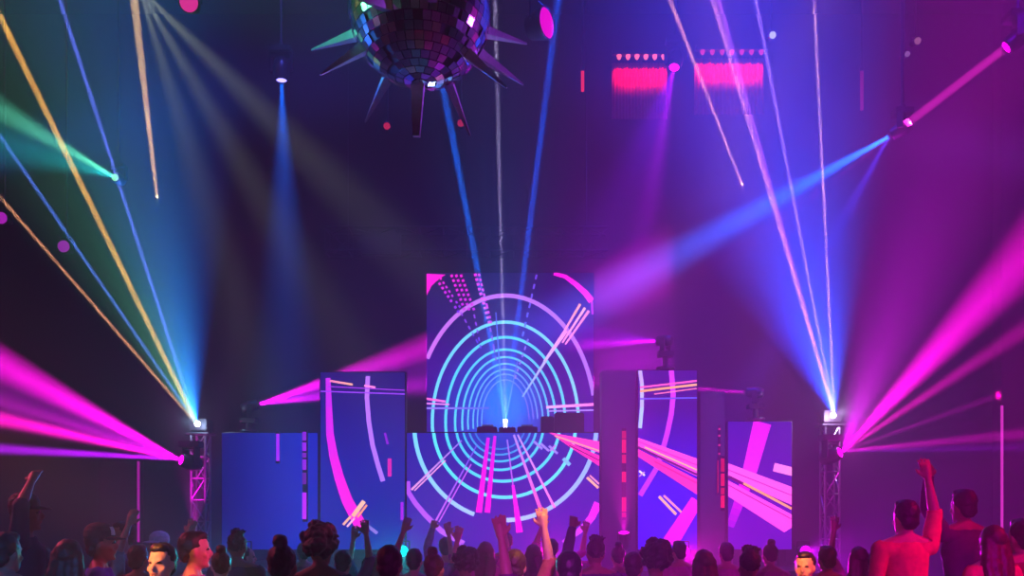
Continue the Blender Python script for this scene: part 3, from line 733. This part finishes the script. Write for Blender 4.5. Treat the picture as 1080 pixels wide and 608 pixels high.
def make_person(pose, long_sleeve=False, female=False):
    """Meshes for one pose; faces +Y, feet at z=0, 1.75 m tall."""
    b = MB(); V = Vector; SEG = []
    sw = .175 if female else .195
    n = 20
    def ring(z, rx, ry, yc=0, xc=0): return [V((xc + rx * math.cos(2 * math.pi * k / n), yc + ry * math.sin(2 * math.pi * k / n), z)) for k in range(n)]
    wz = .115 if female else .135
    b.rings([ring(.80, .10, .08), ring(.86, .155, .11, -.01), ring(.95, .168, .115, -.01), ring(1.06, wz, .098), ring(1.15, wz + .005, .10), ring(1.27, .155, .115, .005), ring(1.36, .160, .108), ring(1.42, .115, .08, -.01), ring(1.48, .07, .058, -.012), ring(1.50, .055, .05, -.01)])
    if female:
        for sx in (-1, 1): b.ellipsoid((sx * .07, .095, 1.28), (.062, .055, .06), 12, 8)
    b.capsule((0, -.012, 1.46), .056, (0, .008, 1.56), .050)
    for sx in (-1, 1): b.capsule((sx * .02, -.02, 1.485), .045, (sx * (sw - .02), -.012, 1.415), .052)
    # head
    hr = [(1.505, .030, .028, .055), (1.52, .045, .045, .048), (1.545, .056, .066, .03), (1.575, .064, .083, .018), (1.61, .070, .092, .008), (1.65, .074, .097, .002), (1.685, .073, .096, -.002), (1.715, .064, .085, -.006), (1.738, .045, .06, -.008), (1.75, .018, .025, -.008)]
    b.rings([ring(z, rx, ry, yc) for z, rx, ry, yc in hr])
    b.ellipsoid((0, .108, 1.605), (.014, .02, .024), 10, 8); b.capsule((0, .106, 1.612), .012, (0, .098, 1.642), .008, 8)
    b.ellipsoid((0, .098, 1.567), (.024, .01, .009), 10, 6); b.ellipsoid((0, .086, 1.52), (.022, .018, .016), 10, 6)
    for sx in (-1, 1):
        b.ellipsoid((sx * .077, -.005, 1.618), (.010, .020, .032), 10, 8); b.ellipsoid((sx * .031, .086, 1.655), (.024, .012, .008), 10, 6)
        b.ellipsoid((sx * .045, .07, 1.595), (.022, .018, .02), 10, 6)
    # legs
    for sx in (-1, 1):
        hip, knee, ank = V((sx * .09, 0, .88)), V((sx * .10, .015, .48)), V((sx * .11, -.015, .09))
        b.capsule(hip, .088, knee, .056); b.capsule(knee, .056, knee.lerp(ank, .35), .057); b.capsule(knee.lerp(ank, .3), .057, ank, .036)
        b.capsule(ank + V((0, -.02, -.045)), .04, ank + V((sx * .015, .15, -.055)), .03)
        SEG += [('leg', hip, knee, .075), ('leg', knee, ank, .05), ('foot', ank + V((0, -.02, -.05)), ank + V((sx * .015, .15, -.06)), .035)]
    SEG += [('torso', V((0, 0, .9)), V((0, 0, 1.40)), .13), ('torso', V((-.12, 0, 1.40)), V((.12, 0, 1.40)), .08), ('neck', V((0, 0, 1.50)), V((0, 0, 1.54)), .05), ('head', V((0, 0, 1.58)), V((0, 0, 1.68)), .085)]
    for sx, (el, wr, pn, sp, cu) in zip((-1, 1), pose):
        sh = V((sx * sw, -.01, 1.40)); up = V(el).z > 1.3
        if up: sh = sh + V((-sx * .015, 0, .03))
        el, wr, pn = V((sx * el[0], el[1], el[2])), V((sx * wr[0], wr[1], wr[2])), V((sx * pn[0], pn[1], pn[2]))
        rr = .85 if female else 1
        b.capsule(V((sx * .10, -.01, 1.40)), .062, sh, .055 * rr); b.capsule(sh, .055 * rr, el, .040 * rr); b.capsule(el, .041 * rr, el.lerp(wr, .35), .040 * rr); b.capsule(el.lerp(wr, .3), .040 * rr, wr, .026)
        hand(b, wr, (wr - el), pn, sp, cu, sx)
        SEG += [('upper', sh, el, .045), ('fore', el, wr, .033), ('hand', wr, wr + (wr - el).normalized() * .17, .03)]
    body = remesh(b, .0095, 2)
    body.materials.clear(); body.materials.append(M['skin']); body.materials.append(M['eye']); body.materials.append(M['lip'])
    reg = []
    for v in body.vertices:
        reg.append(min(SEG, key=lambda s_: seg_dist(v.co, s_[1], s_[2]) - s_[3])[0])
    mi = []
    for f in body.polygons:
        c = f.center; k = 0
        if c.y > .05 and 1.5 < c.z < 1.7:
            if min(math.hypot((c.x - sx * .031) / .015, (c.z - 1.637) / .0085) for sx in (-1, 1)) < 1: k = 1
            elif math.hypot(c.x / .026, (c.z - 1.566) / .0095) < 1: k = 2
        mi.append(k)
    body.polygons.foreach_set('material_index', mi); body.polygons.foreach_set('use_smooth', [True] * len(mi))

    def cloth(name, test, off):
        used = {}; fs = []; vn = body.vertices
        for f in body.polygons:
            if all(test(reg[i], vn[i].co) for i in f.vertices): fs.append([used.setdefault(i, len(used)) for i in f.vertices])
        inv = [0] * len(used)
        for k, i in used.items(): inv[i] = k
        me = bpy.data.meshes.new(name)
        outer = [vn[i].co + vn[i].normal * (off + .006 * noise.noise(vn[i].co * 14)) for i in inv]; inner = [vn[i].co + vn[i].normal * .002 for i in inv]
        N = len(inv); ed = {}
        for f in fs:
            for a_, b_ in zip(f, f[1:] + f[:1]): ed[(a_, b_)] = 1
        rim = [(a_, b_) for a_, b_ in ed if (b_, a_) not in ed]
        me.from_pydata([tuple(v) for v in outer + inner], [], fs + [(b_, a_, a_ + N, b_ + N) for a_, b_ in rim])
        me.materials.append(M['cloth']); me.polygons.foreach_set('use_smooth', [True] * len(me.polygons)); me.update()
        return me
    arms = ('torso', 'upper', 'fore') if long_sleeve else ('torso', 'upper')
    def is_shirt(r_, c): return (r_ in arms and c.z > .86 and not (r_ == 'torso' and c.z > 1.455)) or (r_ == 'leg' and c.z > .87)
    parts = dict(body=body, shirt=cloth('shirt', is_shirt, .013), trousers=cloth('trousers', lambda r_, c: (r_ == 'leg') or (r_ == 'torso' and c.z < .96), .009), shoe=cloth('shoes', lambda r_, c: r_ == 'foot', .010))
    return parts


def hair_mesh(kind):
    b = MB()
    if kind == 'short':
        b.ellipsoid((0, -.022, 1.672), (.085, .092, .096), 20, 14); b.ellipsoid((0, .03, 1.728), (.062, .06, .038)); b.ellipsoid((0, -.06, 1.61), (.068, .045, .07))
    elif kind == 'spiky':
        b.ellipsoid((0, -.022, 1.672), (.083, .09, .094), 20, 14)
        for k in range(26):
            a_ = random.random() * 6.28; t = random.random() * .8
            d = Vector((math.sin(t) * math.cos(a_), math.sin(t) * math.sin(a_), math.cos(t))); b.capsule(Vector((0, -.01, 1.68)) + d * .07, .02, Vector((0, -.01, 1.68)) + d * .125, .008, 6)
    elif kind == 'curly':
        b.ellipsoid((0, -.03, 1.685), (.105, .105, .11), 20, 14)
        for k in range(70):
            d = Vector((random.gauss(0, 1), random.gauss(-.35, 1), random.gauss(.3, 1))).normalized()
            if d.y > .55 and d.z < .45: continue
            b.ellipsoid(Vector((0, -.03, 1.685)) + Vector((d.x * .108, d.y * .108, d.z * .112)), (.026,) * 3, 8, 6)
    elif kind == 'long':
        b.ellipsoid((0, -.022, 1.672), (.088, .094, .096), 20, 14)
        for sx in (-1, -.4, .4, 1):
            b.capsule((sx * .06, -.055 + .02 * abs(sx), 1.66), .045, (sx * .09, -.095 + .03 * abs(sx), 1.44), .046); b.capsule((sx * .09, -.095 + .03 * abs(sx), 1.44), .046, (sx * .075, -.135, 1.28), .02)
    elif kind == 'bun':
        b.ellipsoid((0, -.022, 1.672), (.083, .09, .092), 20, 14); b.ellipsoid((0, -.055, 1.78), (.045, .045, .042)); b.ellipsoid((0, -.06, 1.62), (.066, .04, .06))
    me = remesh(b, .009, 2)
    rough = .012 if kind in ('curly', 'spiky') else .006
    for v in me.vertices: v.co += v.normal * rough * noise.noise(v.co * (45 if kind != 'long' else 30))
    me.materials.clear(); me.materials.append(M['hair']); me.polygons.foreach_set('use_smooth', [True] * len(me.polygons)); me.name = 'hair_' + kind
    return me


def cap_mesh():
    b = MB(); b.lathe((0, -.01, 1.655), (0, 0, 1), [(0, .094), (.02, .098), (.06, .094), (.09, .078), (.11, .05), (.12, .015)], 24)
    nn = 12; top = []; bot = []
    for k in range(nn + 1):
        a_ = math.radians(20 + 140 * k / nn); 
        for rr in (.09, .17 if 3 < k < 9 else .155): top.append(Vector((rr * math.cos(a_) * (1 if rr < .1 else .62), -.01 + rr * math.sin(a_), 1.672 - (.0 if rr < .1 else .018))))
    bot = [v - Vector((0, 0, .008)) for v in top]; m_ = len(top)
    fs = []
    for k in range(nn): fs += [(2 * k, 2 * k + 1, 2 * k + 3, 2 * k + 2), (m_ + 2 * k, m_ + 2 * k + 2, m_ + 2 * k + 3, m_ + 2 * k + 1), (2 * k + 1, m_ + 2 * k + 1, m_ + 2 * k + 3, 2 * k + 3)]
    b.add(top + bot, fs, 0); me = b.mesh('cap', M['cloth']); return me


def cap_panel_mesh():
    b = MB(); n = 8; vs_ = []
    for i in range(n + 1):
        a_ = math.radians(50 + 80 * i / n)
        for z, rr in ((1.68, .1015), (1.712, .099), (1.74, .087)): vs_.append(Vector((rr * math.cos(a_), -.01 + rr * math.sin(a_), z)))
    b.add(vs_, [q for i in range(n) for j in range(2) for q in [(3 * i + j, 3 * i + 3 + j, 3 * i + 4 + j, 3 * i + 1 + j)]]); return b.mesh('cap_front_panel', M['white'])


# (elbow, wrist, palm normal, finger spread, curl) for the left and the right arm; x counts outward
down = ((.25, -.03, 1.12), (.27, .06, .88), (-1, .3, 0), .1, .5)
bent = ((.25, -.02, 1.13), (.17, .22, 1.20), (-.6, .2, .6), .1, .9)
raised = ((.26, .06, 1.66), (.22, .08, 1.92), (0, 1, 0), .5, .25)
high = ((.21, .05, 1.68), (.12, .07, 1.94), (0, 1, 0), .35, .5)
wide = ((.40, .02, 1.58), (.44, .06, 1.84), (0, 1, 0), .6, .15)
phone = ((.22, .20, 1.42), (.10, .30, 1.62), (-.5, -.2, .3), .05, 1.2)
over = ((.30, .02, 1.68), (.08, .05, 1.86), (0, .2, -1), .2, .3)
fist = ((.24, .10, 1.62), (.18, .16, 1.86), (0, 1, 0), .05, 1.6)
POSES = {
    'stand': make_person((down, down)), 'sway': make_person((bent, down), True), 'one': make_person((down, raised)), 'both': make_person((high, wide)),
    'left': make_person((wide, bent)), 'fist': make_person((fist, down), True), 'over': make_person((down, over)),
    'lady': make_person((bent, bent), female=True), 'ladyup': make_person((raised, down), female=True), 'ladyboth': make_person((wide, raised), female=True),
}
HAIR = {k: hair_mesh(k) for k in ('short', 'spiky', 'curly', 'long', 'bun')}
CAP, CAPP = cap_mesh(), cap_panel_mesh()
SK = {'fair': (.62, .40, .31), 'tan': (.45, .27, .19), 'brown': (.24, .13, .085), 'dark': (.12, .065, .045)}
HC = {'black': (.012, .011, .012), 'brown': (.06, .035, .02), 'fair': (.35, .24, .12), 'grey': (.3, .3, .31)}


def person(px, py, Y, pose, hair, label, shirt, skin='tan', hc='black', turn=0, base=0.0, group='dancing crowd', lean=0):
    """px, py: where the middle of the head is seen at distance Y; the figure is scaled to stand on what carries it."""
    h = P(px, py, Y); sc_ = max(.86, min(1.13, (h.z - base) / 1.635))
    parts = POSES[pose]; o = bpy.data.objects.new('person', parts['body']); COL.objects.link(o)
    o.location = (h.x, Y, base); o.rotation_euler = (0, 0, math.radians(turn)); o.scale = (sc_,) * 3; o.color = (*SK[skin], 1)
    tag(o, label, 'person', group)
    rnd = random.random()
    tr = random.choice(((.02, .025, .05), (.015, .015, .018), (.05, .05, .06), (.10, .08, .06)))
    for nm, c in (('shirt', shirt), ('trousers', tr), ('shoe', (.05, .05, .05))):
        k = bpy.data.objects.new(nm if nm != 'shoe' else 'shoes', parts[nm]); COL.objects.link(k); k.parent = o; k.color = (*c, 1)
    if hair in HAIR: 
        k = bpy.data.objects.new('hair', HAIR[hair]); COL.objects.link(k); k.parent = o; k.color = (*HC[hc], 1)
    else:
        k = bpy.data.objects.new('hair', HAIR['short']); COL.objects.link(k); k.parent = o; k.color = (*HC[hc], 1); k.scale = (.97, .97, .965); k.location = (0, 0, .045)
        k = bpy.data.objects.new('cap', CAP); COL.objects.link(k); k.parent = o; k.color = (.03, .03, .04, 1); k.scale = (1.06, 1.06, 1.0); k.location = (0, 0, .012)
        if hair == 'panel cap':
            g = bpy.data.objects.new('cap_front_panel', CAPP); COL.objects.link(g); g.parent = k
        if hair == 'white cap': k.color = (.8, .8, .8, 1)
    return o


exec_people = [
    # left side
    (27, 541, 6.4, 'over', 'cap', 'tall person in a dark cap, forearm over the head, at the far left edge', (.03, .03, .06), 'brown', 'black', -70, .28),
    (6, 583, 5.6, 'stand', 'short', 'person in a pink shirt cut off by the left edge of the view', (.55, .08, .2), 'tan', 'brown', -10),
    (44, 592, 7.2, 'stand', 'short', 'short person in navy between the pink shirt and the maroon shirt at left', (.03, .05, .25), 'brown', 'black', 15),
    (73, 589, 5.9, 'lady', 'long', 'long-haired person in maroon left of the white-fronted cap', (.22, .03, .06), 'tan', 'brown', 5),
    (106, 573, 6.6, 'sway', 'panel cap', 'person in a dark cap with a white front panel facing right', (.04, .08, .5), 'brown', 'black', -65),
    (130, 565, 8.6, 'stand', 'short', 'small red-faced person just right of the white-fronted cap', (.1, .1, .3), 'tan', 'black', 120),
    (146, 590, 7.4, 'both', 'short', 'person with both hands up beneath the added magenta glow strip of the left column', (.1, .3, .3), 'tan', 'black', 0),
    (167, 575, 9.2, 'stand', 'white cap', 'person in a white cap behind the dark-haired face', (.2, .4, .35), 'tan', 'grey', 140),
    (171, 594, 5.6, 'stand', 'short', 'dark-haired person facing the camera with an orange-lit face', (.25, .02, .25), 'fair', 'black', 172),
    (205, 580, 6.2, 'sway', 'short', 'person in purple seen in profile with a pink-lit face and dark hair', (.35, .03, .4), 'fair', 'black', -68),
    (233, 597, 7.0, 'lady', 'bun', 'person with a hair bun right behind the pink-lit profile', (.35, .3, .28), 'fair', 'brown', 20),
    (250, 577, 7.9, 'stand', 'spiky', 'person with dark spiky hair seen from behind, beneath the outer left panel', (.05, .04, .10), 'brown', 'black', 8),
    (260, 588, 9.6, 'lady', 'long', 'person with an orange-lit cheek turned right beneath the short violet tube', (.4, .12, .08), 'fair', 'brown', -75),
    (298, 597, 5.0, 'stand', 'bun', 'person in bright red with a top bun', (.65, .03, .12), 'tan', 'brown', 0),
    (320, 583, 10.4, 'sway', 'short', 'person in brown behind the curly head', (.25, .12, .1), 'tan', 'black', 25),
    (338, 578, 5.9, 'lady', 'curly', 'person with a large dark curly head of hair beneath the segmented violet tube', (.05, .05, .12), 'brown', 'black', 0),
    (362, 594, 8.0, 'one', 'short', 'person with a bare arm up beneath the magenta arc', (.3, .06, .3), 'fair', 'black', 0),
    (392, 596, 8.6, 'ladyup', 'long', 'long-haired person raising the left arm beneath the left end of the booth', (.1, .35, .35), 'fair', 'brown', 0),
    (411, 596, 5.5, 'stand', 'short', 'round-headed person in dark teal at the bottom edge, left of the booth', (.03, .18, .2), 'brown', 'black', 0),
    # centre
    (437, 592, 8.2, 'both', 'short', 'person with both teal-lit arms in the air beneath the purple ribbon of the booth', (.15, .35, .35), 'fair', 'black', 0),
    (458, 600, 6.6, 'lady', 'bun', 'person with a hair bun at the bottom edge beneath the purple drip', (.2, .05, .25), 'tan', 'brown', -10),
    (470, 578, 10.2, 'fist', 'short', 'person in violet with a raised fist beneath the purple drip', (.3, .05, .35), 'tan', 'black', 0),
    (491, 596, 7.4, 'sway', 'curly', 'curly-haired person left of centre at the bottom edge', (.08, .06, .2), 'brown', 'black', 10),
    (512, 583, 9.6, 'ladyboth', 'long', 'long-haired person with both arms up beneath the magenta ray', (.5, .05, .35), 'fair', 'brown', 0),
    (534, 572, 11.2, 'stand', 'short', 'distant dark head beneath the pink ray at the middle of the booth', (.1, .03, .15), 'brown', 'black', 0),
    (543, 598, 6.1, 'one', 'short', 'person raising an orange-lit arm at the bottom centre', (.5, .22, .12), 'fair', 'brown', 0),
    (562, 586, 9.4, 'lady', 'long', 'long-haired person in pink right of the orange-lit arm', (.6, .08, .35), 'fair', 'brown', 12),
    (582, 579, 10.6, 'both', 'short', 'person in pink with hands up beneath the booth\'s right half', (.6, .06, .4), 'tan', 'black', 0),
    (600, 602, 5.4, 'left', 'short', 'dark-haired person at the bottom edge with one arm flung left', (.15, .03, .15), 'tan', 'black', 0),
    (628, 584, 7.6, 'fist', 'spiky', 'dark spiky-haired person raising a forearm beneath the booth\'s right corner', (.05, .02, .12), 'brown', 'black', 8),
    (652, 588, 9.2, 'lady', 'bun', 'person with a bun beneath the red dotted strip', (.3, .03, .4), 'tan', 'black', 0),
    (668, 598, 7.0, 'stand', 'short', 'short-haired person in violet beneath the red dotted strip', (.25, .04, .5), 'tan', 'black', -12),
    (692, 592, 6.4, 'stand', 'curly', 'dark curly-haired person beneath the tall right screen', (.06, .03, .12), 'brown', 'black', 0),
    (716, 582, 9.8, 'sway', 'short', 'short-haired person in magenta beneath the tall right screen', (.5, .05, .35), 'tan', 'black', 14),
    # right
    (742, 595, 7.2, 'lady', 'long', 'long-haired person in violet beneath the thin red strip', (.3, .04, .5), 'tan', 'brown', 0),
    (766, 584, 9.4, 'stand', 'short', 'distant person in magenta beneath the outer right panel\'s left edge', (.5, .05, .35), 'tan', 'black', 0),
    (790, 597, 6.6, 'sway', 'spiky', 'dark spiky-haired person beneath the magenta ray of the outer right panel', (.08, .03, .15), 'brown', 'black', 10),
    (812, 586, 9.0, 'lady', 'bun', 'person with a bun beneath the pink stripes of the outer right panel', (.5, .05, .3), 'tan', 'black', 0),
    (849, 598, 6.8, 'stand', 'short', 'person with an orange-lit face turned to the camera right of the outer right panel', (.2, .04, .2), 'fair', 'black', 150),
    (872, 590, 7.8, 'stand', 'short', 'dark person in violet beneath the right truss tower', (.1, .03, .2), 'brown', 'black', 0),
    (905, 590, 8.2, 'ladyup', 'long', 'long-haired person raising the left arm right of the right truss tower', (.45, .04, .4), 'tan', 'brown', 0),
    (955, 546, 6.3, 'one', 'short', 'broad person in a red shirt seen from behind with one hand up, tallest at right', (.62, .05, .12), 'tan', 'black', 5, .28),
    (1016, 534, 7.0, 'fist', 'short', 'tall dark person with a raised fist between the two red shirts', (.06, .02, .08), 'brown', 'black', 10, .28),
    (1046, 572, 5.9, 'lady', 'long', 'long-haired person in red before the right column', (.6, .04, .12), 'tan', 'brown', 8, .28),
    (1078, 566, 6.6, 'stand', 'short', 'person in maroon cut off by the right edge of the view', (.25, .02, .06), 'tan', 'black', 0),
    (926, 598, 7.0, 'stand', 'short', 'dark-haired person in plum left of the broad red shirt', (.2, .02, .12), 'tan', 'black', 0),
]
for a in exec_people: person(*a)

# ------------------------------------------------------------------ lamps, mostly added and unseen, for haze and crowd
spot((3.5, 12, 12), (2.5, 15, 2), (.06, .03, 1), 2600, 95)        # added blue wash without fixture, centre right
spot((-3, 12, 12), (-2, 15, 2), (.05, .05, .5), 1000, 95)         # added dim indigo wash, centre left
spot((11.5, 12, 9), (7, 13.5, 2), (.6, 0, .6), 900, 80)         # added magenta wash from the right
spot((6, 8, 12), (7, 13, 6), (.12, .0, .6), 1500, 90)              # added lamp for violet haze at the upper right
spot((-8, 9, 12), (-7, 14, 6), (.3, .01, .12), 220, 90)          # added lamp for faint red-violet at the upper left
for a_, t_, c_, w_, d_ in (((-10, 8, 7), (-3.3, 6, 1.5), (1, .08, .2), 1300, 26), ((5, 4, 5.5), (-2.3, 6.2, 1.62), (1, .03, .2), 1500, 7), ((3, 3.5, 7), (.12, 6.1, 2.0), (1, .33, .05), 2600, 7),
                           ((9, 3, 7), (3.1, 6.3, 1.4), (1, .0, .12), 1900, 24), ((0, 2, 6), (2.33, 6.8, 1.55), (1, .24, .05), 3000, 7), ((-6, 1.5, 6), (-2.3, 5.6, 1.6), (1, .27, .05), 4200, 8)):
    spot(a_, t_, c_, w_, d_)  # unseen lamps added to colour single figures
for lab, x_, c_, w_, tx in (('added teal par light on the stage edge left of the booth', -1.75, (0, .75, .8), 2600, -1.4), ('added magenta par light on the stage edge below the middle of the booth', .55, (1, 0, .55), 3600, .5),
                        ('added violet-red par light on the stage edge under the tall right screen', 2.75, (.9, 0, .7), 3600, 2.2), ('added blue par light on the stage edge under the outer left panel', -4.3, (0, .25, .9), 1600, -3.6),
                        ('added violet par light on the stage edge at its right end', 4.7, (.6, 0, .9), 3000, 4.3)):
    e, o = par_can(lab, (x_, 13.66, 1.42), (tx, 8, 1.5), c_, 2.5, .09, False, None, 1.101); spot(o, (tx, 8, 1.2), c_, w_ * (.6 if c_[1] == 0 else .32), 34, e)  # par lights added on the stage edge to light crowd and haze
spot((-2.5, -.6, 2.5), (-3, 8.5, 1.0), (.06, .2, .7), 420, 22); spot((.3, -.6, 2.5), (.3, 8.5, 1.0), (.6, .03, .7), 900, 22); spot((3, -.6, 2.5), (3.4, 8.5, 1.0), (.7, 0, .6), 900, 22)  # unseen fill lamps added behind the viewpoint to lift the crowd
e, o = par_can('magenta floor light on the stage edge before the red dotted strip', P(658, 562, 13.86), P(655, 430, 13.0), MAG, 5, .09, False, None, 1.101)
spot(o, P(656, 400, 13.4), (1, 0, .7), 700, 50, e)
spot(P(205, 560, 14.2), P(206, 480, 14.7), (1, 0, .8), 500, 40)  # uplight added without a fixture to tint the left tower

# ------------------------------------------------------------------ render look
vsn = sc.view_settings; vsn.view_transform = 'Standard'; vsn.look = 'None'; vsn.exposure = 0; vsn.gamma = 1; vsn.use_curve_mapping = False
c = sc.cycles; c.volume_bounces = 0; c.max_bounces = 4; c.diffuse_bounces = 1; c.glossy_bounces = 2; c.transmission_bounces = 1
c.use_denoising = True; c.use_adaptive_sampling = False; c.sample_clamp_indirect = 4
